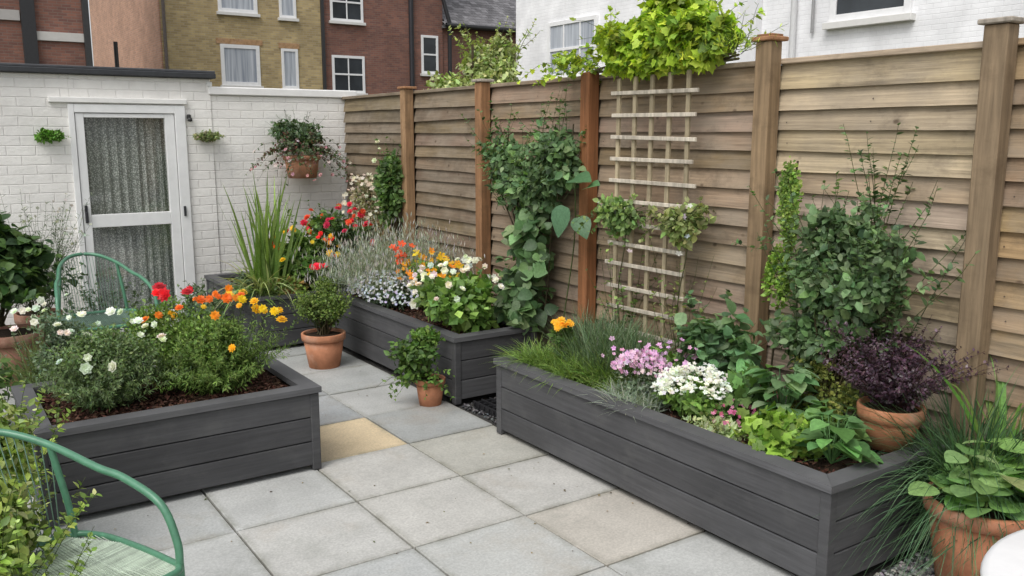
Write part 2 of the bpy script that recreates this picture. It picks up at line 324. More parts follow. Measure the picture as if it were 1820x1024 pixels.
# ---------------------------------------------------------------- ground, paving
def sheet(name,x0,x1,y0,y1,z,m):
    b=B();b.add([(x0,y0,z),(x1,y0,z),(x1,y1,z),(x0,y1,z)],[[0,1,2],[0,2,3]],(.1,.1,.1));b.build(name,m)
sheet('ground',-250,250,-250,250,-.06,M_grd);sheet('paving_bed',-2.5,2.78,-1.5,8.24,-.014,M_grout);sheet('earth_strip',2.78,3.64,-1.5,8.24,-.012,M_dgrav)
b=B();p=PIT;gx=GX;gy=GY
slc=[(.47,.475,.455),(.44,.45,.44),(.51,.505,.48),(.42,.43,.43),(.46,.465,.45),(.48,.47,.44)]
for i in range(-8,1):
    for j in range(-9,8):
        x0=gx+i*p;y0=gy+j*p
        c=A(slc[rng.integers(len(slc))])*rng.uniform(.95,1.06)
        if (i,j)==(-1,1): c=A((.62,.50,.33))
        if (i,j)==(0,-2): c=A((.47,.44,.39))
        if (i,j)==(0,0): c=A((.43,.42,.375))
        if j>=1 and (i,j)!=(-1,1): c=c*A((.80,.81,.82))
        dz=rng.normal()*.0012;g=.0045;tx,ty=rng.normal(size=2)*.0015
        box(b,x0+g,x0+p-g,y0+g,y0+p-g,-.05,dz,c,.003,lambda V,x0=x0,y0=y0:V+np.stack([0*V[:,0],0*V[:,0],(V[:,0]-x0)*tx+(V[:,1]-y0)*ty],-1))
b.build('paving_slabs',M_slab)
b=B();n=170;P=np.stack([rng.uniform(.4,2.75,n),rng.uniform(1.5,7.5,n),np.full(n,.005)],-1)
inst(b,LS,P,rd(n)*A([1,1,.1]),UP+rd(n)*.25,rng.uniform(.006,.02,n),pick([(.2,.15,.07),(.12,.14,.05),(.3,.22,.12),(.1,.07,.05)],n));b.build('fallen_leaves',M_leaf)
def stones(b,x0,x1,y0,y1,z,n,s,cols):
    ov=A([(1,0,0),(-1,0,0),(0,1,0),(0,-1,0),(0,0,.6),(0,0,-.6)],float);of=A([[0,2,4],[2,1,4],[1,3,4],[3,0,4],[2,0,5],[1,2,5],[3,1,5],[0,3,5]])
    P=np.stack([rng.uniform(x0,x1,n),rng.uniform(y0,y1,n),z+rng.uniform(0,.015,n)],-1);inst(b,(ov,of),P,rd(n)*A([1,1,.3]),nrm(UP+rd(n)*.3),s*rng.uniform(.5,1.2,n),pick(cols,n,.3))
b=B();stones(b,2.78,3.62,.9,1.87,-.005,5200,.014,[(.3,.3,.3),(.2,.2,.21),(.42,.4,.38)]);stones(b,2.80,3.6,4.15,4.70,-.008,1500,.014,[(.07,.07,.075),(.12,.12,.12)]);stones(b,3.47,3.62,1.8,4.2,-.005,1500,.014,[(.3,.3,.3),(.2,.2,.2)])
b.build('gravel',M_stone)
b=B()
for k in range(9): box(b,2.84+k*.06,2.85+k*.06,4.25,4.62,.012,.05,(.015,.015,.017),.001)
for k in range(7): box(b,2.83,3.36,4.26+k*.055,4.268+k*.055,.02,.045,(.015,.015,.017),.001)
b.build('plastic_drain_tray',M_black)
# ---------------------------------------------------------------- planters
GR=(.07,.07,.073)
def planter(x0,x1,y0,y1,h=.45,cap=.09,soil=(.045,.03,.022),mulch=2500,mc=((.09,.04,.03),(.06,.035,.025),(.13,.07,.05)),sz=.41):
    b=B();n=3;zb=.03;zt=h-.032;bh=(zt-zb)/n
    for i in range(n):
        z0=zb+i*bh+.0025;z1=zb+(i+1)*bh-.0025
        for (a,c_,d,e) in ((x0+.004,x1-.004,y0+.004,y0+.026),(x0+.004,x1-.004,y1-.026,y1-.004),(x0+.004,x0+.026,y0+.03,y1-.03),(x1-.026,x1-.004,y0+.03,y1-.03)):
            box(b,a,c_,d,e,z0,z1,A(GR)*rng.uniform(.85,1.2),.004)
    w=.04
    for (xa,ya) in ((x0,y0),(x1-w,y0),(x0,y1-w),(x1-w,y1-w)): box(b,xa-.003,xa+w+.003,ya-.003,ya+w+.003,.005,zt-.001,A(GR)*rng.uniform(.85,1.1),.004)
    o=.014;X0,X1,Y0,Y1=x0-o,x1+o,y0-o,y1+o;g=.0012
    for poly in (((X0,Y0),(X1,Y0),(X1-cap-g,Y0+cap),(X0+cap+g,Y0+cap)),((X1,Y0+g),(X1,Y1-g),(X1-cap,Y1-cap-g),(X1-cap,Y0+cap+g)),((X1,Y1),(X0,Y1),(X0+cap+g,Y1-cap),(X1-cap-g,Y1-cap)),((X0,Y1-g),(X0,Y0+g),(X0+cap,Y0+cap+g),(X0+cap,Y1-cap-g))):
        prism(b,poly,h-.03,h+rng.uniform(-.0008,.0008),A(GR)*rng.uniform(1.3,1.6))
    box(b,x0+.03,x1-.03,y0+.03,y1-.03,.035,.33,(.01,.01,.01),.002)
    fr=b.build('frame',M_dark)
    b=B();nx,ny=40,50;gx_,gy_=np.meshgrid(np.linspace(x0+.03,x1-.03,nx),np.linspace(y0+.03,y1-.03,ny),indexing='ij')
    Z=sz-.01+.008*np.sin(gx_*19+gy_*7)+.006*np.sin(gy_*23-gx_*11)+rng.normal(size=gx_.shape)*.004
    V=np.stack([gx_,gy_,Z],-1).reshape(-1,3);I=np.arange(nx*ny).reshape(nx,ny);a=I[:-1,:-1].ravel();c_=I[1:,:-1].ravel();d=I[1:,1:].ravel();e=I[:-1,1:].ravel()
    b.add(V,np.concatenate([np.stack([a,c_,d],-1),np.stack([a,d,e],-1)]),soil,True)
    P=np.stack([rng.uniform(x0+.09,x1-.09,mulch),rng.uniform(y0+.09,y1-.09,mulch),sz+rng.uniform(-.008,.012,mulch)],-1)
    inst(b,LS,P,rd(mulch)*A([1,1,.3]),UP+rd(mulch)*.6,.026*rng.uniform(.4,1.3,mulch),pick(mc,mulch,.3))
    so=b.build('soil',M_soil);group('raised_planter',[fr,so])
planter(.34,1.63,4.17,5.04,mulch=7000)
planter(2.70,3.46,1.88,4.13)
planter(2.77,3.41,4.72,6.765)
planter(2.17,3.52,6.80,8.2,mulch=1500)
# ---------------------------------------------------------------- fence
posts=[8.13,6.80,5.60,4.355,2.975,1.85,.6,-.65]
pcol=[(.2,.13,.07),(.30,.185,.10),(.30,.16,.08),(.27,.115,.05),(.26,.18,.105),(.24,.175,.11),(.24,.18,.11),(.27,.2,.12)]
panc=[(.20,.15,.10),(.21,.155,.10),(.28,.20,.13),(.36,.265,.175),(.49,.385,.28),(.36,.25,.145),(.35,.26,.16)]
b=B();Ht=2.06;pitch=.1
for k in range(7):
    ya,yb=posts[k+1]+.03,posts[k]-.03 if k else 8.235
    for i in range(21):
        z1=Ht-i*pitch+rng.normal()*.003;z0=z1-pitch-.020
        if i==0: z1=Ht+.01
        if z0<0: z0=0.0
        if z1<=.02: continue
        c=A(panc[k])*rng.uniform(.78,1.16)*A([1,rng.uniform(.95,1.04),rng.uniform(.85,1.12)])
        if rng.random()<.12: c=c*.75
        tl=rng.normal()*.004;m=13;ys=np.linspace(ya,yb,m);wob=np.cumsum(rng.normal(size=m))*.0008;V=[];F=[];wx=np.cumsum(rng.normal(size=m))*.0010
        for q,y in enumerate(ys):
            t=(y-ya)/(yb-ya)-.5;zz=tl*t*2+wob[q]
            V+=[(3.590+np.clip(wx[q],-.003,.003),y,z0+zz),(3.616,y,z1+(zz if i else 0)),(3.624,y,z1+(zz if i else 0)),(3.624,y,z0+zz)]
        for q in range(m-1):
            a=4*q
            for r_ in range(4):
                s_=(r_+1)%4;F+=[[a+r_,a+4+r_,a+4+s_],[a+r_,a+4+s_,a+s_]]
        F+=[[0,1,2],[0,2,3],[4*m-4,4*m-2,4*m-3],[4*m-4,4*m-1,4*m-2]]
        b.add(V,F,c)
    box(b,3.583,3.65,ya-.02,yb+.02,2.062,2.088,A(panc[k])*1.05,.003)
    box(b,3.630,3.64,ya-.03,yb+.03,.0,2.061,(.12,.09,.06),.001)
o1=b.build('boards',M_fence)
b=B()
for k,y in enumerate(posts[:]):
    if k==0: continue
    top=2.10 if k in (1,2,3) else (2.17 if k==4 else 2.14)
    w=.043 if k<4 else .048
    box(b,3.50,3.586,y-w,y+w,-.04,top,A(pcol[k])*rng.uniform(.95,1.05),.005)
    cc=A((.33,.17,.085)) if k in(1,4) else A((.34,.3,.25))
    if k!=3: box(b,3.485,3.61,y-w-.02,y+w+.02,top+.001,top+.022,cc,.006)
    if k==4: box(b,3.505,3.59,y-w,y+w,top+.0225,top+.035,cc,.008)
o2=b.build('posts',M_post)
b=B()
for k in range(7):
    ya,yb=posts[k+1],posts[k]
    for y in (ya+.09,(ya+yb)/2,yb-.09):
        for i in range(20):
            z=Ht-i*pitch-.08
            if z>.3 and rng.random()<.5: inst(b,F5,A([[3.592,y+rng.normal()*.01,z]]),A([[0,0,1.]]),A([[-1.,0,0]]),A([.0045]),A([[.05,.035,.03]]))
o3=b.build('nails',M_black)
group('wooden_fence',[o1,o2,o3])
b=B();tc_=(.42,.35,.23)
for i,y in enumerate(np.linspace(3.44,4.0,5)):
    zt=2.06-.004*i;zb=.47 if i<3 else .6
    box(b,3.468,3.484,y-.014,y+.014,zb,zt,A(tc_)*rng.uniform(.75,1.1),.002,lambda V,dy=rng.normal()*.008:V+np.stack([0*V[:,0],(2-V[:,2])*dy,0*V[:,0]],-1))
for i in range(12):
    z=1.96-i*.126+rng.normal()*.004;s=rng.normal()*.01
    box(b,3.452,3.4675,3.37-(.02 if i<3 else 0)+rng.normal()*.01+(.04 if i>5 else 0),4.05+rng.normal()*.01,z-.011,z+.011,A((.56,.50,.41))*rng.uniform(.85,1.1),.002,lambda V,s=s:V+np.stack([0*V[:,0],0*V[:,0],(V[:,1]-3.8)*s],-1))
b.build('garden_trellis',M_post)
# ---------------------------------------------------------------- white wall + door
b=B();W=(.8,.8,.8)
def wb(*a): box(b,*a,W,.004)
wb(-3,1.16,8.25,8.45,0,2.215);wb(2.06,2.32,8.25,8.45,0,2.215);wb(1.1605,2.0595,8.251,8.45,1.965,2.214)
wb(2.3205,3.72,8.262,8.45,0,2.075);wb(1.1,2.1,8.8,8.9,0,2.2)
o1=b.build('brickwork',M_wbrick)
b=B();box(b,2.30,3.74,8.235,8.48,2.077,2.15,(.8,.79,.77),.008);box(b,2.29,2.335,8.24,8.47,2.15,2.19,(.8,.8,.78),.005)
box(b,1.0,2.1,8.215,8.249,1.985,2.03,(.8,.79,.76),.005)
o2=b.build('coping',M_paint)
b=B();box(b,-3,2.36,8.19,8.5,2.217,2.262,(.03,.032,.036),.006);box(b,-3,2.36,8.21,12,2.263,2.285,(.06,.062,.068),.006)
o3=b.build('flat_roof_edge',M_black)
group('garden_wall',[o1,o2,o3])
b=B();w=(.8,.8,.79)
box(b,1.14,1.185,8.225,8.30,0,1.975,w);box(b,1.99,2.08,8.225,8.30,0,1.975,w);box(b,1.1855,1.9895,8.226,8.30,1.905,1.974,w)
y0,y1=8.236,8.285
box(b,1.19,1.255,y0,y1,.02,1.9,w);box(b,1.905,1.985,y0,y1,.02,1.9,w);box(b,1.2555,1.9045,y0+.001,y1,1.865,1.899,w)
box(b,1.2555,1.9045,y0+.001,y1,.935,1.045,w);box(b,1.2555,1.9045,y0+.001,y1,.02,.15,w);box(b,1.15,2.07,8.2,8.26,-.0,.018,(.5,.5,.5))
d1=b.build('door_frame',M_paint)
b=B();m=220;xs=np.linspace(1.24,1.92,m);ph=np.cumsum(rng.uniform(.05,.5,m));yy=8.335+.016*np.sin(ph)+.006*np.sin(ph*2.3)
V=np.concatenate([np.stack([xs,yy,np.full(m,z)],-1) for z in (.05,1.9)]);I=np.arange(m-1);b.add(V,np.concatenate([np.stack([I,I+1,I+1+m],-1),np.stack([I,I+1+m,I+m],-1)]),(.3,.3,.3),True)
d2=b.build('lace_curtain',M_curt)
b=B();box(b,1.2556,1.9044,8.262,8.266,.151,.934,(1,1,1),.001);box(b,1.2556,1.9044,8.262,8.266,1.046,1.864,(1,1,1),.001);d3=b.build('glass_pane',M_clear)
b=B();box(b,1.205,1.228,8.222,8.235,.98,1.13,(.02,.02,.025));box(b,1.21,1.222,8.19,8.222,1.06,1.075,(.02,.02,.025));box(b,1.207,1.225,8.185,8.198,.99,1.075,(.02,.02,.025));box(b,2.015,2.035,8.21,8.2245,1.0,1.09,(.03,.03,.035))
d4=b.build('handle',M_black);group('garden_door',[d1,d2,d3,d4])
b=B();box(b,2.095,2.125,8.2,8.249,1.86,1.9,(.02,.02,.02),.008);lathe(b,[(0,0),(.018,0),(.022,-.03),(.0,-.035)],(2.11,8.195,1.87),(.02,.02,.02),12);b.build('security_light',M_black)
# ---------------------------------------------------------------- background buildings
def window(bf,bg,axis,p,a0,a1,z0,z1,bars=(1,1),fw=.07,out=.05,mid=True):
    def bx(bb,u0,u1,q0,q1,za,zb,col):
        if axis=='y': box(bb,u0,u1,p-q1,p-q0,za,zb,col,.004)
        else: box(bb,p-q1,p-q0,u0,u1,za,zb,col,.004)
    w=(.8,.8,.8)
    bx(bf,a0,a0+fw,0,out,z0,z1,w);bx(bf,a1-fw,a1,0,out,z0,z1,w);bx(bf,a0+fw,a1-fw,0,out-.002,z1-fw,z1,w);bx(bf,a0+fw,a1-fw,0,out-.002,z0,z0+fw,w)
    if mid: bx(bf,a0+fw,a1-fw,0,out-.006,(z0+z1)/2-.03,(z0+z1)/2+.03,w)
    for k in range(1,bars[0]+1):
        u=a0+(a1-a0)*k/(bars[0]+1);bx(bf,u-.022,u+.022,0,out-.012,z0+fw,z1-fw,w)
    bx(bf,a0-.06,a1+.06,0,out+.08,z0-.1,z0-.002,(.7,.69,.66))
    bx(bg,a0+fw*.5,a1-fw*.5,0,.02,z0+fw*.5,z1-fw*.5,(.1,.1,.1))
b=B();box(b,7.02,12.38,30,42,-.05,11,W,.01);o=[b.build('front_walls',M_ybrick)]
b=B();box(b,6.97,7.017,30.02,42,-.05,11,W,.005);o.append(b.build('side_wall',M_obrick))
bf=B();bg=B()
for z0,z1 in ((3.34,4.66),(5.68,7.0),(8.0,9.3)):
    window(bf,bg,'y',30,8.82,10.12,z0,z1,bars=(0,0),fw=.12,mid=False);window(bf,bg,'y',30,10.87,11.46,z0-.05,z1-.04,bars=(0,0),fw=.09,mid=False)
o+=[bf.build('window_frame',M_paint),bg.build('window_glass',M_gnet)]
b=B()
for z0 in (4.66,7.0,9.3):
    box(b,8.7,10.24,29.97,29.995,z0+.01,z0+.18,(.42,.26,.14),.003);box(b,10.8,11.53,29.97,29.995,z0-.03,z0+.15,(.42,.26,.14),.003)
o.append(b.build('brick_lintel',M_terra))
b=B();box(b,6.0,12.5,29.8,42.2,11.001,11.3,(.06,.06,.06));o.append(b.build('roof',M_slate))
b=B();tube(b,[(7.1,29.93,0),(7.1,29.93,11)],.05,(.12,.1,.09),8,0);tube(b,[(8.3,29.9,0),(8.3,29.9,3.0)],.04,(.03,.03,.03),8,0);tube(b,[(5.45,29.0,0),(5.45,29.0,4.45)],.06,(.03,.03,.03),8,0);o.append(b.build('drainpipe',M_black))
group('yellow_brick_house',o)
b=B();box(b,12.4,17.25,30.05,42,-.05,12,W,.01);o=[b.build('walls',M_rbrick)]
bf=B();bg=B()
for z0,z1 in ((3.2,4.5),(5.67,7.0)): window(bf,bg,'y',30.05,12.72,13.97,z0,z1,bars=(1,1),fw=.09)
window(bf,bg,'y',30.05,16.3,17.02,4.0,5.4,bars=(0,1),fw=.09)
o+=[bf.build('window_frame',M_paint),bg.build('window_glass',M_gdark)]
b=B();box(b,12.34,12.44,29.9,30.045,0,12,(.03,.03,.032));tube(b,[(15.85,29.95,0),(15.85,29.95,12)],.07,(.025,.025,.03),8,0)
box(b,15.8,15.95,29.93,30.04,0,12,(.03,.03,.03));tube(b,[(16.95,29.8,7.3),(17.4,29.8,5.9),(17.4,29.8,0)],.08,(.02,.02,.022),8,0)
o.append(b.build('drainpipe',M_black));b=B();box(b,12.3,17.3,29.9,42.2,12.001,12.3,(.06,.06,.06));o.append(b.build('roof',M_slate));group('brown_brick_house',o)
b=B();box(b,17.27,26,30.1,40,-.05,5.75,W,.01);o=[b.build('walls',M_rbrick)]
b=B()
for r in range(18):
    for q in range(34):
        x=17.2+q*.27+(r%2)*.13;y=29.75+r*.2;z=5.8+r*.125
        box(b,x,x+.262,y,y+.26,z,z+.015,A((.16,.155,.16))*rng.uniform(.6,1.4),.003,lambda V,y=y,z=z:V+np.stack([0*V[:,0],0*V[:,0],(V[:,1]-y)*.55],-1))
o.append(b.build('slate_roof',M_slate));b=B();tube(b,[(17.2,29.7,5.78),(26,29.7,5.78)],.09,(.02,.02,.02),8,0);o.append(b.build('gutter',M_black))
b=B();b.add([(17.2,29.9,5.7),(26,29.9,5.7),(26,33.4,8.0),(17.2,33.4,8.0),(17.2,37,5.7),(26,37,5.7)],[[0,1,2],[0,2,3],[3,2,5],[3,5,4],[0,3,4],[1,5,2]],(.1,.1,.1));o.append(b.build('roof_underlay',M_slate))
group('slate_roof_house',o)
b=B();box(b,-4,4.25,26,29,-.05,11,W,.01);o=[b.build('walls',M_rbrick)]
b=B();box(b,2.7,3.02,25.86,25.995,-.05,11,(.02,.02,.022));box(b,4.12,4.27,25.85,25.995,-.05,11,(.03,.03,.03));box(b,1.9,1.98,25.9,25.99,0,11,(.1,.09,.09));o.append(b.build('drainpipe',M_black))
b=B();box(b,3.025,4.118,25.93,25.995,4.1,4.32,(.55,.53,.5));box(b,1.98,2.68,25.93,25.995,4.55,4.8,(.4,.38,.36));o.append(b.build('stone_band',M_paint));b=B();box(b,-4.2,4.35,25.8,29.2,11.001,11.2,(.05,.05,.05));o.append(b.build('roof',M_slate))
group('dark_brick_house',o)
b=B();box(b,12,20,-8,17.5,-.05,9,W,.01);o=[b.build('walls',M_wbrick2)]
bf=B();bg=B();bh=B();window(bf,bh,'x',12,14.5,16.2,2.95,4.15,bars=(2,0),fw=.09);window(bf,bg,'x',12,7.55,8.9,3.42,4.9,bars=(0,0),fw=.11,mid=False)
o+=[bf.build('window_frame',M_paint),bg.build('window_glass',M_gdark),bh.build('window_glass',M_gnet)]
b=B();tube(b,[(11.93,9.55,0),(11.93,9.55,9)],.05,(.6,.6,.6),8,0);box(b,11.85,11.995,10.25,10.6,0,9,(.75,.75,.76));box(b,11.7,20,-8,17.7,9.001,9.3,(.5,.5,.5))
tube(b,[(11.95,9.2,3.3),(11.95,9.2,9)],.025,(.3,.3,.3),6,0);o.append(b.build('drainpipe',M_paint))
group('white_house',o)
# ---------------------------------------------------------------- pots
def pot(b,c,rt,rb,h,col,rim=.2,soilb=None):
    rh=h*rim;lathe(b,[(0,.0),(rb,.0),(rb+(rt*.93-rb)*.5,h*.42),(rt*.9,h-rh),(rt*.9,h-rh),(rt*.985,h-rh+.002),(rt,h-rh*.5),(rt,h-.004),(rt*.985,h),(rt*.9,h),(rt*.87,h-.008),(rt*.84,h-rh)],c,col)
    if soilb is not None:
        lathe(soilb,[(rt*.86,h-.022),(rt*.5,h-.014),(0,h-.01)],c,(.04,.028,.02),20)
TC=(.48,.21,.115)
def potted(name,c,rt,rb,h,fb,col=TC,rim=.2):
    b=B();s=B();pot(b,c,rt,rb,h,col,rim,s);group(name,[b.build('pot',M_terra),s.build('soil',M_soil),fb.build('foliage',M_leaf)])
G1=[(.09,.16,.04),(.12,.205,.045),(.065,.125,.032)]
G2=[(.05,.10,.034),(.07,.13,.04),(.04,.08,.03)]
G3=[(.2,.28,.055),(.25,.34,.06),(.15,.235,.05)]
GB=[(.13,.19,.11),(.17,.23,.14),(.10,.15,.085)]
GL=[(.14,.25,.055),(.18,.3,.065),(.11,.2,.045)]
f=B();bush(f,(2.46,6.14,.47),(.22,.22,.215),5800,LR,.022,[(.15,.22,.05),(.2,.28,.06),(.11,.17,.04)],28,.42,.3,(2.46,6.14,.24));sprays(f,(2.46,6.14,.3),40,.36,1.0,LR,.022,14,[(.17,.25,.06)],.05,.05,.5);potted('potted_boxwood',(2.46,6.14,0),.165,.115,.26,f)
f=B();bush(f,(2.52,4.82,.33),(.17,.14,.15),800,LM,.045,G1,16,.42,.1,(2.64,4.84,.16));bush(f,(2.62,4.86,.44),(.12,.1,.09),420,LM,.042,GL,9,.5);sprays(f,(2.62,4.84,.17),16,.32,1.3,LM,.04,16,GL,.7,lean=(-.3,0,0));potted('potted_geranium',(2.65,4.84,0),.1,.07,.18,f)
f=B();bush(f,(.42,7.0,.82),(.4,.3,.36),3800,LL,.085,G2+[(.08,.15,.035)],26,.4,.1,(.42,7.0,.4));sprays(f,(.45,7.0,.5),40,.62,1.0,LL,.08,12,G2+G1,.2,.1,.4);potted('potted_camellia',(.47,7.0,0),.24,.16,.36,f,(.33,.17,.12))
f=B();tp,_=sprays(f,(.73,7.65,.36),90,.98,.5,LN,.06,20,GB,.1,.06);inst(f,F5,tp,rd(90),rd(90),.014,pick([(.5,.5,.45)],90));potted('potted_gaura',(.73,7.65,0),.17,.12,.36,f,(.3,.15,.1))
f=B();grass(f,(.62,6.4,.0),500,.62,.7,.003,[(.14,.2,.07),(.2,.24,.1)],.4,.1);sprays(f,(.6,6.35,0),30,.6,.6,LS,.03,24,GB,.1,.1);f.build('wispy_grass_plant',M_leaf)
PU=[(.095,.05,.08),(.13,.07,.10),(.07,.04,.06),(.17,.13,.15)]
f=B();tp,_=sprays(f,(3.33,2.06,.60),130,.44,.95,LS,.024,40,PU,.12,.04,.1,(.08,.04,.04),.002);bush(f,(3.34,2.08,.82),(.21,.21,.17),900,LS,.024,PU,20,.4);potted('potted_purple_barberry',(3.32,2.05,.425),.135,.09,.18,f,(.5,.22,.115),.32)
# hydrangea pot front right
f=B();n=26;az=rng.uniform(0,6.28,n);el=rng.uniform(.15,1.3,n);D=np.stack([np.cos(az)*np.cos(el),np.sin(az)*np.cos(el),np.sin(el)],-1)
L_=rng.uniform(.08,.22,n);c0=A((3.26,1.60,.35));Q=c0+D*L_[:,None];t=np.linspace(0,1,6)[None,:,None];strands(f,c0*(1-t)+Q[:,None]*t+A([0,0,.02])*np.sin(t*3.1),np.full((n,6),.0045),pick([(.2,.3,.09)],n,.1))
for rep in range(3):
    a3=az+rep*2.1+rng.normal(size=n)*.2;D3=np.stack([np.cos(a3),np.sin(a3),.15+0*a3],-1)
    inst(f,LO,Q+D3*.012,D3,nrm(UP+rd(n)*.35),rng.uniform(.09,.14,n),pick([(.26,.43,.14),(.31,.48,.18),(.2,.35,.12)],n,.1))
potted('potted_hydrangea',(3.26,1.60,0),.215,.145,.36,f,(.45,.19,.105),.16)
f=B();bush(f,(3.06,8.1,1.72),(.32,.17,.15),1900,LM,.045,GB+[(.08,.14,.05)],20,.45,.1,(3.06,8.15,1.55));sprays(f,(3.06,8.1,1.6),24,.42,.8,LN,.04,16,GB,.1)
tp,_=sprays(f,(3.06,8.1,1.58),70,.46,1.6,LM,.042,18,[(.09,.14,.06),(.17,.08,.07),(.14,.17,.10)],.7,.1,az=(math.pi,2*math.pi));flowers(f,tp[:30],F5,.02,[(.55,.25,.28),(.6,.5,.5)])
b=B();pot(b,(3.075,8.05,1.32),.175,.13,.21,(.45,.22,.13),.2);box(b,3.08,3.13,8.2,8.26,1.4,1.5,(.1,.1,.1));group('hanging_wall_planter',[b.build('pot',M_terra),f.build('foliage',M_leaf)])
for nm,c,cols in (('wall_fern',(.98,8.2,1.71),[(.14,.3,.05)]),('wall_sedum',(2.26,8.2,1.71),[(.2,.27,.1),(.24,.25,.13)])):
    f=B();bush(f,c,(.12,.05,.045),420,LM,.035,cols,9,.5);sprays(f,(c[0],c[1],c[2]-.02),20,.14,1.3,LM,.03,8,cols,.4);f.build(nm,M_leaf)
# ---------------------------------------------------------------- left planter planting
FG=[(.15,.225,.085),(.19,.27,.10),(.115,.175,.07),(.16,.22,.115)]
FG2=[(.17,.27,.06),(.22,.33,.08),(.13,.21,.05)]
f=B()
sprays(f,(.70,4.56,.42),150,.40,.95,LN,.034,60,FG,.15,.09,.05,(.1,.15,.06),.0015);bush(f,(.70,4.56,.63),(.28,.25,.22),10500,LS,.019,FG,46,.32,.4)
flowers(f,A([(.84,4.42,.84),(.93,4.37,.76),(.70,4.32,.66),(.58,4.31,.67),(.88,4.47,.8),(.74,4.52,.88),(.53,4.43,.82),(.93,4.5,.8)]),FR,.027,[(.8,.8,.77)]);flowers(f,dome((.70,4.5,.64),(.29,.27,.24),9,.2),FR,.02,[(.8,.8,.77)]);f.build('white_flowering_bush',M_leaf)
f=B();bush(f,(.54,4.86,.68),(.22,.14,.22),4200,LS,.02,GB+[(.22,.28,.2)],20,.4,.4,(.54,4.86,.42));flowers(f,dome((.54,4.84,.72),(.22,.15,.22),20),FR,.02,[(.8,.8,.77)]);f.build('white_daisy_plant',M_leaf)
f=B();sprays(f,(1.2,4.56,.42),170,.42,1.0,LN,.04,60,FG2,.15,.1,.05,(.1,.16,.05),.0015)
bush(f,(1.2,4.55,.65),(.32,.24,.22),10500,LS,.022,FG2,46,.32,.4)
flowers(f,dome((1.2,4.52,.70),(.32,.26,.24),13,.4),FP,.024,[(.9,.47,.02),(.9,.28,.02),(.87,.57,.04)]);flowers(f,A([(1.24,4.29,.68)]),FP,.027,[(.9,.52,.02)])
cl=A([(1.42,4.36,.86),(1.47,4.32,.83),(1.38,4.41,.89),(1.50,4.35,.82),(1.42,4.43,.84),(1.34,4.42,.9),(1.51,4.3,.8)])+rng.normal(size=(7,3))*.012;flowers(f,cl,FP,.028,[(.93,.64,.02),(.93,.52,.02)]);sprays(f,(1.35,4.5,.5),26,.42,.5,LN,.035,30,FG2,0,.05,lean=(.2,-.25,0));f.build('yellow_marigold',M_leaf)
f=B();bush(f,(1.03,4.74,.69),(.26,.2,.23),4800,LS,.024,FG2,26,.38,.4,(1.03,4.74,.42));flowers(f,A([(.97,4.60,.94),(1.0,4.58,.93),(1.10,4.53,.94),(1.12,4.56,.945),(.99,4.63,.96)]),FP,.036,[(.78,.02,.03),(.73,.03,.05)])
flowers(f,A([(1.2,4.5,.9),(1.24,4.48,.91),(1.28,4.47,.9),(1.32,4.45,.9),(1.17,4.55,.89),(1.05,4.5,.87),(1.36,4.5,.9)]),FP,.027,[(.92,.2,.03),(.92,.35,.04)]);f.build('red_geranium',M_leaf)
# ---------------------------------------------------------------- back planter
f=B();grass(f,(2.36,7.02,.4),110,1.1,.30,.015,[(.22,.33,.08),(.28,.4,.11),(.17,.27,.07)],.2,.12,lo=.4);grass(f,(2.32,6.98,.4),200,.66,.8,.009,[(.24,.33,.11),(.33,.36,.17)],.8,.12);f.build('gladiolus_leaves',M_leaf)
f=B();bush(f,(2.66,7.05,.66),(.3,.22,.26),2600,LR,.06,GL+G1,22,.42,.2,(2.66,7.05,.4));tp=dome((2.66,7.02,.68),(.32,.24,.29),34,.1)
flowers(f,tp,FP,.028,[(.9,.52,.02),(.9,.64,.05),(.8,.03,.03),(.87,.17,.02)]);f.build('zinnia_bed',M_leaf)
f=B();bush(f,(3.05,7.3,.74),(.35,.3,.34),3200,LM,.065,G2+G1,24,.42,.3,(3.05,7.3,.4));flowers(f,dome((3.02,7.2,.78),(.35,.3,.36),30,.05),FP,.034,[(.65,.02,.05),(.75,.04,.12),(.8,.1,.03)]);sprays(f,(2.95,7.3,.8),14,.4,.5,LM,.05,14,G1,0,.2);f.build('red_dahlia',M_leaf)
f=B();bush(f,(2.8,6.95,.55),(.22,.15,.18),1400,LM,.055,G2+G1,14,.45,.3,(2.78,6.95,.4));flowers(f,A([(2.64,6.78,.66),(2.67,6.76,.665),(2.71,6.8,.66),(2.75,6.78,.66)]),FP,.04,[(.8,.02,.06)]);f.build('red_dahlia',M_leaf)
f=B();grass(f,(2.24,6.92,.4),40,.3,1.2,.008,G1+GB,.6,.06);bush(f,(2.2,7.1,.5),(.16,.2,.12),500,LM,.045,GB,9,.5);sprays(f,(2.18,7.0,.42),16,.4,1.4,LM,.045,9,G1+GB,.5,lean=(-.4,0,0));f.build('trailing_foliage_plant',M_leaf)
f=B();bush(f,(2.5,6.92,.46),(.18,.1,.1),600,LR,.065,[(.3,.2,.07),(.18,.25,.06)],10,.5,.2);f.build('bronze_leaf_plant',M_leaf)
f=B();bush(f,(3.46,7.4,1.05),(.12,.44,.36),3400,LS,.04,[(.3,.24,.14),(.19,.22,.09),(.4,.36,.26)],24,.35,.1,(3.46,7.4,.4),(-.8,-.4,0));flowers(f,dome((3.36,7.35,1.0),(.1,.4,.38),80,0),F5,.022,[(.68,.62,.5)]);f.build('climbing_hydrangea',M_leaf)
f=B();bush(f,(3.44,6.95,1.25),(.12,.18,.34),1900,LM,.055,G1,20,.38,.1,(3.45,6.95,.4),(-.8,-.3,0));sprays(f,(3.45,6.95,1.2),12,.6,.4,LM,.045,22,G1,.1);flowers(f,A([(3.36,7.0,1.66),(3.35,6.95,1.6),(3.35,7.05,1.5)]),FR,.025,[(.8,.75,.6)]);f.build('climbing_rose',M_leaf)
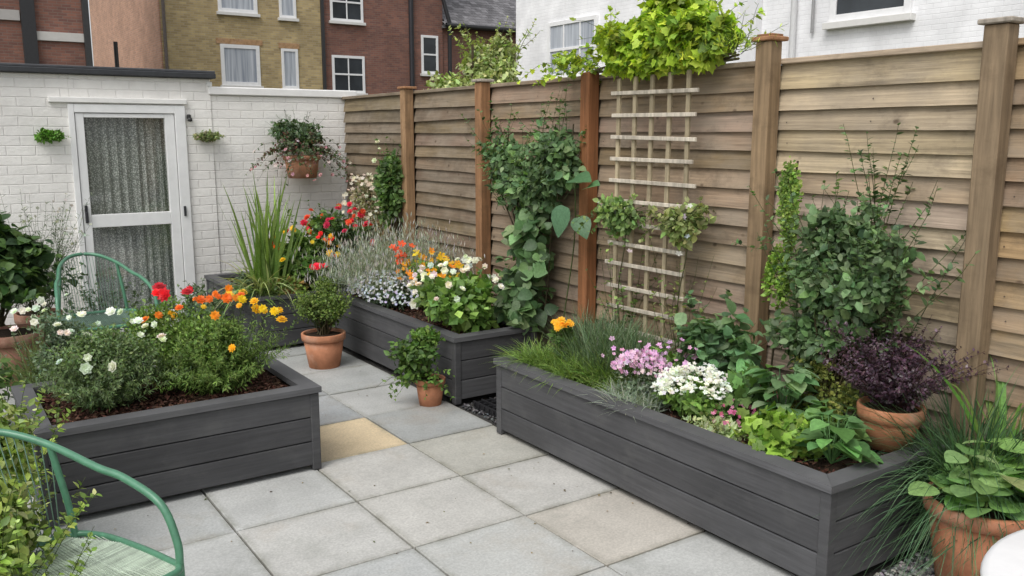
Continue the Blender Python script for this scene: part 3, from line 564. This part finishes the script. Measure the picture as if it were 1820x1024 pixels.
f=B();tp=grass(f,(3.16,6.3,.4),3400,.72,.95,.0026,[(.31,.36,.28),(.38,.42,.34),(.24,.3,.2)],.3,.2,lo=.55);inst(f,LN,tp,UP+rd(len(tp))*.4,rd(len(tp)),.05,pick([(.46,.44,.44),(.4,.42,.34)],len(tp)));f.build('lavender_bush',M_leaf)
f=B();bush(f,(3.3,6.75,.68),(.2,.25,.28),1500,LS,.045,[(.26,.18,.1),(.2,.2,.08)],16,.42,.3,(3.3,6.75,.4));tp=grass(f,(3.2,6.9,.4),500,.5,.6,.003,GB,.3,.2);f.build('bronze_shrub',M_leaf)
# ---------------------------------------------------------------- middle planter
f=B();bush(f,(2.98,6.1,.5),(.2,.42,.14),3600,LS,.022,GB,26,.36,.4,(2.98,6.1,.4));P=dome((2.96,6.1,.5),(.22,.45,.18),750,0);flowers(f,P,F5,.012,[(.66,.68,.8),(.76,.77,.82),(.55,.57,.75)]);f.build('white_lobelia',M_leaf)
f=B();bush(f,(3.16,5.75,.6),(.22,.3,.2),2600,LS,.04,G3+GL,22,.4,.3,(3.16,5.75,.4));flowers(f,dome((3.16,5.72,.62),(.23,.3,.25),60,.1),F5,.028,[(.9,.42,.02),(.9,.3,.02),(.87,.57,.03)]);sprays(f,(3.1,5.95,.5),8,.42,.3,LM,.04,8,GL,.0);flowers(f,A((3.05,5.98,.87))+rng.normal(size=(14,3))*A([.03,.05,.05]),F5,.032,[(.87,.1,.03)]);f.build('orange_nasturtium',M_leaf)
f=B();bush(f,(3.0,5.07,.6),(.28,.34,.22),1900,LR,.075,GL+[(.22,.36,.09)],26,.42,.2,(3.0,5.05,.4));flowers(f,dome((2.98,5.05,.66),(.3,.36,.25),44,.05),FR,.026,[(.84,.82,.78),(.86,.79,.78)]);flowers(f,A([(2.78,5.28,.58)]),FR,.04,[(.87,.76,.78)]);sprays(f,(3.0,5.0,.5),14,.4,.8,LR,.06,5,GL,0);f.build('white_geranium',M_leaf)
f=B();bush(f,(3.2,5.35,.55),(.2,.3,.16),1200,LS,.045,G3,14,.42,.3,(3.2,5.35,.4));f.build('golden_groundcover',M_leaf)
# big climber
CB=[(.10,.18,.07),(.135,.225,.085),(.075,.14,.055),(.18,.27,.12)]
f=B();t=np.linspace(0,1,12)
for s_ in range(12):
    y0_=4.9+rng.normal()*.1;y1_=rng.uniform(4.4,5.35);p=np.stack([3.47+.02*np.sin(t*9+s_),y0_+(y1_-y0_)*t+.04*np.sin(t*7+s_),.4+rng.uniform(1.1,1.5)*t],-1);strands(f,p[None],np.full((1,12),.006),A([(.14,.12,.07)]))
for c,r,n,T,s_ in (((3.36,4.85,.62),(.16,.28,.24),240,LL,.10),((3.40,4.82,1.0),(.13,.26,.26),240,LL,.095),((3.41,4.85,1.35),(.14,.44,.2),800,LM,.065),((3.42,5.12,1.55),(.14,.27,.2),560,LM,.06),((3.42,4.55,1.58),(.14,.22,.27),620,LM,.065)):
    bush(f,c,r,n,T,s_,CB,20,.42,-.1,None,(-1,-.4,.3))
sprays(f,(3.41,4.82,1.35),46,.5,.8,LM,.055,15,CB,.1,(.04,.42,.15));sprays(f,(3.43,4.6,1.65),8,.36,.4,LM,.045,14,CB,0,(.02,.15,.05));sprays(f,(3.43,5.2,1.6),8,.34,.4,LM,.045,14,CB,0,(.02,.15,.05));sprays(f,(3.38,4.82,.5),24,.42,1.1,LL,.09,6,CB,.1,(.06,.22,.12));f.build('climbing_honeysuckle',M_leaf)
f=B();Pq=A([(3.40,4.42,1.47),(3.38,4.31,1.45),(3.36,4.35,1.28),(3.38,4.25,1.22),(3.4,4.2,1.4)]);inst(f,LH,Pq,A([(-.2,.8,-.1),(-.1,-.9,.1),(-.3,.2,-1),(-.1,-.6,-.6),(-.1,-.6,.2)]),A([(-.5,-.3,1)]*5),A([.16,.17,.18,.14,.13]),pick([(.11,.22,.11)],5,.1));strands(f,catmull([(3.42,4.45,.5),(3.44,4.37,1.0),(3.42,4.33,1.3),(3.42,4.35,1.48)],6)[None],np.full((1,19),.005),A([(.1,.14,.05)]));f.build('climbing_squash',M_leaf)
# ---------------------------------------------------------------- vine on fence top
f=B()
VY=[(.40,.52,.05),(.48,.6,.065),(.3,.43,.05),(.22,.34,.05)]
for c,r,n in (((3.56,3.68,2.27),(.22,.36,.2),3400),((3.54,3.42,2.22),(.2,.26,.16),1900),((3.54,4.0,2.22),(.2,.3,.16),1900),((3.6,3.66,2.42),(.17,.24,.12),1300),((3.5,3.7,2.14),(.14,.5,.08),1300)):
    bush(f,c,r,n,LI,.06,VY,22,.44,.0)
sprays(f,(3.52,3.65,2.24),60,.34,1.4,LI,.05,9,VY,.2,(.06,.5,.06));sprays(f,(3.47,4.3,2.13),34,.32,1.5,LI,.045,9,VY,.6,(.05,.22,.05),lean=(-.2,.3,0));sprays(f,(3.5,3.18,2.14),16,.26,1.3,LN,.06,8,VY,.2,(.05,.1,.03),lean=(0,-.5,0))
tt=np.linspace(0,1,8)
for q in range(3): strands(f,np.stack([3.56+.03*np.sin(tt*6+q),3.2+1.2*tt,2.115+.02*np.cos(tt*9+q)],-1)[None],np.full((1,8),.008),A([(.16,.14,.08)]))
f.build('golden_hop_vine',M_leaf)
for y,z in ((3.9,1.27),(3.40,1.27)):
    f=B();cc=[(.19,.3,.08),(.25,.35,.11),(.14,.22,.07)] if y>3.7 else [(.2,.26,.08),(.28,.3,.12)]
    bush(f,(3.42,y,z),(.07,.18,.15),560,LM,.045,cc,12,.48,.0,None,(-1,-.4,0));sprays(f,(3.42,y,z+.0),22,.3,1.6,LM,.04,10,cc,.6,.06);p=catmull([(3.43,y,.45),(3.445,y+.04,.8),(3.43,y-.03,1.1),(3.44,y,z)],6);strands(f,p[None],np.full((1,len(p)),.004),A([(.12,.12,.06)]))
    sprays(f,(3.43,y,.5),12,.66,.45,LM,.04,12,cc,.0);flowers(f,A([(3.4,y+rng.normal()*.1,z+rng.normal()*.1) for _ in range(6)]),F5,.02,[(.7,.65,.72)]);f.build('clematis',M_leaf)
f=B();cr=[(.24,.37,.07),(.3,.43,.09),(.18,.3,.06)];bush(f,(3.45,2.72,1.38),(.05,.07,.26),1900,LR,.022,cr,24,.42,.2,None,(-1,-.3,0));bush(f,(3.44,2.76,1.02),(.05,.09,.24),1000,LR,.025,cr,16,.4);p=catmull([(3.46,2.8,.45),(3.47,2.78,.9),(3.46,2.73,1.3),(3.47,2.71,1.6)],6);strands(f,p[None],np.full((1,len(p)),.006),A([(.12,.1,.06)]));f.build('creeping_fig',M_leaf)
SH=[(.105,.18,.07),(.14,.23,.09),(.08,.14,.06),(.18,.26,.13)]
f=B();bush(f,(3.32,2.30,1.14),(.19,.34,.36),3300,LM,.05,SH,34,.31,.1,(3.3,2.36,.42),(-.6,-.3,.2));bush(f,(3.32,2.42,.8),(.16,.3,.2),1200,LM,.05,SH,18,.42,.1,None,(-.6,-.3,.2));sprays(f,(3.36,2.32,.75),64,.8,.5,LM,.048,28,SH,.06,(.05,.22,.08),.2,(.1,.12,.05),.003);sprays(f,(3.38,2.22,1.35),9,.38,.35,LM,.04,22,SH,0);sprays(f,(3.36,2.3,1.0),14,.45,1.3,LM,.045,16,SH,.0,(.03,.15,.2));f.build('climbing_jasmine',M_leaf)
# ---------------------------------------------------------------- right planter
f=B();gm=[(.2,.31,.075),(.26,.37,.095),(.15,.24,.06)]
for q in range(6):
    grass(f,(2.87+.07*(q%3)+rng.normal()*.02,4.0-.11*q,.4),800,.25,1.05,.003,gm,.5,.09)
grass(f,(2.98,3.38,.4),700,.17,1.1,.003,gm,.5,.14);f.build('ornamental_grass_mound',M_leaf)
f=B();rc=[(.14,.205,.105),(.18,.25,.14),(.10,.16,.08)];grass(f,(3.14,3.6,.4),1700,.40,.85,.003,rc,.2,.2);grass(f,(3.22,3.85,.4),900,.4,.75,.003,rc,.2,.16);f.build('rosemary_bush',M_leaf)
f=B();bush(f,(2.95,3.84,.6),(.07,.07,.07),190,LM,.035,G1,6,.5);flowers(f,dome((2.93,3.82,.66),(.06,.06,.04),22,0),FP,.022,[(.92,.47,.03),(.92,.57,.05)]);tp,_=sprays(f,(2.95,3.84,.42),12,.24,.3,LM,.03,6,G1,.0);f.build('orange_marigold',M_leaf)
f=B();bush(f,(2.95,3.17,.49),(.17,.18,.09),1700,LS,.024,GB+[(.28,.34,.24)],16,.42,.4,(2.95,3.17,.4));P=dome((2.99,3.22,.51),(.14,.17,.12),210,.3);flowers(f,P,F5,.014,[(.8,.5,.74),(.72,.4,.68),(.84,.66,.8)]);grass(f,(2.88,3.12,.4),1100,.19,1.1,.0022,[(.4,.45,.38),(.3,.36,.28)],.4,.15)
tp,_=sprays(f,(3.0,3.15,.45),50,.24,.6,LS,.015,6,GB,0,.12);flowers(f,tp,F5,.016,[(.78,.45,.72)]);f.build('pink_phlox',M_leaf)
f=B();bush(f,(2.95,2.82,.49),(.18,.19,.11),1500,LM,.038,GL,16,.42,.3,(2.95,2.82,.4));P=[]
for c in dome((2.96,2.82,.51),(.17,.18,.13),58,.15): P.append(c+rng.normal(size=(12,3))*A([.018,.018,.007]))
flowers(f,np.vstack(P),F5,.0115,[(.88,.88,.86),(.84,.84,.84)],1.2);f.build('white_candytuft',M_leaf)
f=B();bush(f,(3.0,2.58,.44),(.12,.12,.07),600,LS,.03,GL,10,.45);flowers(f,dome((2.98,2.6,.45),(.11,.11,.08),44,.1),F5,.013,[(.55,.12,.26),(.65,.25,.4)]);bush(f,(3.2,2.7,.48),(.14,.16,.11),800,LS,.035,[(.36,.28,.14),(.26,.32,.1),(.4,.25,.18)],12,.45);flowers(f,dome((3.18,2.68,.5),(.12,.14,.11),30,.1),F5,.016,[(.85,.45,.2),(.8,.35,.35)]);f.build('pink_diascia',M_leaf)
f=B();bush(f,(2.88,2.60,.42),(.1,.2,.06),650,LS,.034,[(.4,.47,.22),(.46,.52,.29)],12,.5);f.build('variegated_groundcover',M_leaf)
f=B();nc=[(.24,.4,.055),(.3,.46,.07),(.18,.31,.05)];bush(f,(3.0,2.3,.48),(.22,.24,.12),900,LI,.065,nc,16,.45,.1,(3.0,2.3,.4));sprays(f,(2.95,2.3,.42),26,.22,1.3,LI,.055,7,nc,.3);f.build('nasturtium_leaves',M_leaf)
def rosette(name,c,n,s,cols,T=LL,h=.18,el=(.0,.8)):
    f=B();az=rng.uniform(0,6.28,n);e=rng.uniform(*el,n);D=np.stack([np.cos(az)*np.cos(e),np.sin(az)*np.cos(e),np.sin(e)],-1)
    z=rng.uniform(.3,1,n)*h;Q=A(c)+D*A([.09,.09,0])*rng.uniform(.4,1.2,(n,1))+np.stack([0*z,0*z,z],-1)
    t=np.linspace(0,1,4)[None,:,None];strands(f,A(c)*(1-t)+Q[:,None]*t,np.full((n,4),.003),pick([cols[0]],n,.1))
    inst(f,T,Q,nrm(D*A([1,1,.3])+A([0,0,-.1])),nrm(UP+D*.2+rd(n)*.25),s*rng.uniform(.6,1.15,n),pick(cols,n,.15));return f.build(name,M_leaf)
rosette('broad_leaf_herb',(2.95,2.06,.42),36,.11,[(.14,.29,.10),(.18,.34,.12),(.11,.23,.08)],LL,.18)
rosette('hydrangea_seedling',(3.12,2.44,.45),52,.09,[(.13,.24,.1),(.17,.3,.13),(.23,.34,.18)],LL,.26)
rosette('broad_leaf_herb',(3.16,2.2,.42),34,.09,[(.17,.31,.1),(.21,.37,.12)],LL,.16)
f=B();bush(f,(3.3,2.38,.58),(.13,.22,.19),2400,LR,.022,[(.22,.26,.06),(.3,.32,.08),(.15,.19,.05)],20,.38,.3,(3.3,2.38,.4));f.build('golden_privet',M_leaf)
GS=[(.14,.25,.115),(.19,.31,.14),(.11,.2,.09)]
f=B();bush(f,(3.28,2.98,.66),(.18,.24,.24),520,LL,.075,GS,24,.42,.1,(3.28,2.98,.42));sprays(f,(3.28,2.98,.5),22,.46,.75,LL,.065,9,GS,.1);f.build('green_shrub',M_leaf)
f=B();bush(f,(3.15,2.72,.52),(.18,.2,.13),700,LI,.06,[(.12,.23,.065),(.16,.3,.08)],14,.45,.1,(3.15,2.72,.4));bush(f,(3.2,3.3,.5),(.16,.2,.13),800,LM,.045,G1+GL,14,.45,.1,(3.2,3.3,.4));f.build('strawberry_plant',M_leaf)
f=B();bl=[(.10,.185,.095),(.135,.24,.12),(.07,.135,.07)]
grass(f,(3.52,1.78,.0),2000,1.2,.5,.0036,bl,.75,.09,k=10,az=(2.4,5.6),lo=.5);grass(f,(3.5,1.5,.0),1200,1.05,.6,.0036,bl,.8,.1,k=10,lo=.5);grass(f,(3.5,1.8,.2),700,.8,1.0,.0035,bl,.5,.06,k=9);f.build('tall_ornamental_grass',M_leaf)
f=B();grass(f,(3.52,1.66,.25),22,1.0,.4,.012,[(.2,.36,.09)],.4,.05,k=9,lo=.8);f.build('daylily_leaves',M_leaf)
# ---------------------------------------------------------------- left foreground shrubs
VG=[(.26,.36,.07),(.34,.44,.1),(.17,.26,.055),(.46,.52,.23)]
f=B();bush(f,(-.02,2.97,.46),(.29,.32,.34),5600,LM,.042,VG,34,.4,.2,(0,2.95,0));sprays(f,(0.0,2.94,.1),80,.72,.7,LM,.04,38,VG,.1,(.12,.2,.02),.2);sprays(f,(.08,2.8,.1),22,.62,.6,LM,.04,30,[(.3,.42,.1),(.24,.35,.08)],.1,(.08,.1,.02),.2);f.build('variegated_euonymus_shrub',M_leaf)
f=B();bush(f,(.12,3.8,.52),(.24,.32,.34),4200,LM,.04,VG,26,.4,.2,(.12,3.8,0));sprays(f,(.12,3.8,.3),36,.62,.6,LM,.04,26,VG,.15,(.14,.2,.02),.2);f.build('variegated_euonymus_shrub',M_leaf)
f=B();bush(f,(.1,5.6,.3),(.3,.5,.3),2600,LM,.055,G1,24,.4,.2,(.1,5.6,0));f.build('leafy_shrub',M_leaf)
f=B();sprays(f,(1.2,7.85,.0),40,.7,.6,LM,.05,20,GB,.1,(.25,.1,0));bush(f,(1.95,7.5,.25),(.22,.3,.25),1200,LM,.05,GB,14,.45,.2,(1.95,7.5,0));sprays(f,(1.95,7.3,.2),14,.5,.7,LM,.045,12,GB+G1,.1);f.build('garden_foliage_plant',M_leaf)
# ---------------------------------------------------------------- tree behind the fence
f=B();TY=[(.36,.42,.16),(.46,.5,.24),(.25,.32,.1)]
for c,r,n in (((9.6,15,2.9),(.8,.8,.8),4200),((9.0,15.2,2.5),(.6,.6,.6),1800),((10.1,15.3,3.1),(.5,.6,.9),2400)): bush(f,c,r,n,LM,.12,TY,26,.36,.1)
tube(f,[(9.5,15.1,-.05),(9.55,15.1,1),(9.45,15.05,2.2)],.08,(.12,.09,.06),8)
for q in range(9):
    e=A((9.5,15,3.))+rng.normal(size=3)*A([.6,.4,.3]);tube(f,[(9.5,15.1,1.2),((9.5+e[0])/2,15.05,1.9),tuple(e)],.025,(.12,.09,.06),6)
sprays(f,(9.7,15,3.0),24,1.1,.6,LM,.11,22,TY,.1,.4,.2,(.12,.12,.06),.01);f.build('garden_tree',M_leaf)
# ---------------------------------------------------------------- chairs
def chair(ox,oy,ang,s=1.,zs=1.,wire=True,sc_=(.33,.42,.33)):
    ca,sa=math.cos(ang),math.sin(ang)
    def X(p): return (ox+s*(p[0]*ca-p[1]*sa),oy+s*(p[0]*sa+p[1]*ca),p[2]*zs)
    b=B();G=(.085,.23,.14);hp=[(.27,-.22,.42),(.272,-.21,.5),(.262,-.15,.61),(.238,0,.665),(.21,.1,.685),(.165,.3,.73),(.09,.44,.765),(0,.485,.775)]
    full=hp+[(-x,y,z) for x,y,z in hp[-2::-1]]
    tube(b,[X(p) for p in full],.0125,G,12,8)
    for sx in (1,-1):
        tube(b,[X((.27*sx,-.22,.43)),X((.272*sx,-.225,.2)),X((.285*sx,-.24,0))],.0125,G)
        tube(b,[X((.165*sx,.3,.73)),X((.2*sx,.26,.42)),X((.23*sx,.33,0))],.0115,G)
    seat=[(.27,-.22,.425),(.265,0,.425),(.24,.2,.42),(.15,.28,.42),(-.15,.28,.42),(-.24,.2,.42),(-.265,0,.425),(-.27,-.22,.425),(-.2,-.255,.425),(.2,-.255,.425),(.27,-.22,.425)]
    tube(b,[X(p) for p in seat],.011,G,10,6)
    fr=b.build('frame',M_green);b=B();c=sc_
    for q in np.linspace(-.24,.25,62):
        hw=.262 if q<.05 else .262-(q-.05)*.45
        tube(b,[X((-hw,q,.423)),X((-hw*.4,q,.412)),X((hw*.4,q,.412)),X((hw,q,.423))],.0028,tuple(A(c)*rng.uniform(.8,1.3)),5,3)
    for q in np.linspace(-.24,.24,50):
        tube(b,[X((q,-.25,.424)),X((q,0,.4145)),X((q,.26-abs(q)*.3,.423))],.0018,tuple(A(c)*rng.uniform(.7,1.2)),5,3)
    if wire:
        H=catmull(full,10)
        for q in range(0,len(H),2):
            p=H[q]
            if p[1]<.28: continue
            lw=(p[0]*.95,min(.27,p[1]*.9),.43);tube(b,[X(p),X(((p[0]+lw[0])/2,(p[1]+lw[1])/2,(p[2]+.43)/2)),X(lw)],.002,(.13,.22,.16),5,2)
    se=b.build('woven_seat',M_green);group('metal_garden_chair',[fr,se])
chair(.24,2.755,math.radians(20),sc_=(.5,.58,.47))
chair(1.0,6.45,math.radians(2),1.12,1.12,True,(.10,.16,.12))
b=B();lathe(b,[(0,-.03),(.47,-.03),(.485,-.022),(.49,-.01),(.485,0),(.47,.006),(0,.006)],(2.26,.56,.7),(.8,.8,.8),64)
for q in range(3):
    a=q*2.09+.5;tube(b,[(2.26+.1*math.cos(a),.56+.1*math.sin(a),.67),(2.26+.2*math.cos(a),.56+.2*math.sin(a),.35),(2.26+.36*math.cos(a),.56+.36*math.sin(a),0)],.014,(.75,.75,.75))
b.build('round_garden_table',M_paint)
# ---------------------------------------------------------------- light, world, camera
el,azs=math.radians(55),math.radians(-118)
w=bpy.data.worlds.new('World');sc.world=w;w.use_nodes=True;nt=w.node_tree;bg=nt.nodes['Background']
sk=nt.nodes.new('ShaderNodeTexSky');sk.sky_type='NISHITA';sk.sun_disc=False;sk.sun_elevation=el;sk.sun_rotation=azs;sk.dust_density=3
hs=nt.nodes.new('ShaderNodeHueSaturation');hs.inputs['Saturation'].default_value=.22;hs.inputs['Value'].default_value=1.3;nt.links.new(sk.outputs[0],hs.inputs['Color']);nt.links.new(hs.outputs[0],bg.inputs['Color']);bg.inputs['Strength'].default_value=.15
from mathutils import Vector
sd=Vector((math.sin(azs)*math.cos(el),math.cos(azs)*math.cos(el),math.sin(el)))
L=bpy.data.lights.new('Sun','SUN');L.energy=1.5;L.angle=math.radians(32);L.color=(1,.975,.94);lo=bpy.data.objects.new('Sun',L);lo.rotation_euler=sd.to_track_quat('Z','Y').to_euler();sc.collection.objects.link(lo)
cam=bpy.data.cameras.new('Camera');cam.sensor_width=36;cam.lens=30.96;cam.clip_end=1000;cam.clip_start=.05;co=bpy.data.objects.new('Camera',cam);co.location=(0,0,1.72);co.rotation_euler=(math.radians(90-9.86),0,math.radians(-34.2));sc.collection.objects.link(co);sc.camera=co
sc.view_settings.view_transform='Standard';sc.view_settings.look='None';sc.view_settings.exposure=0
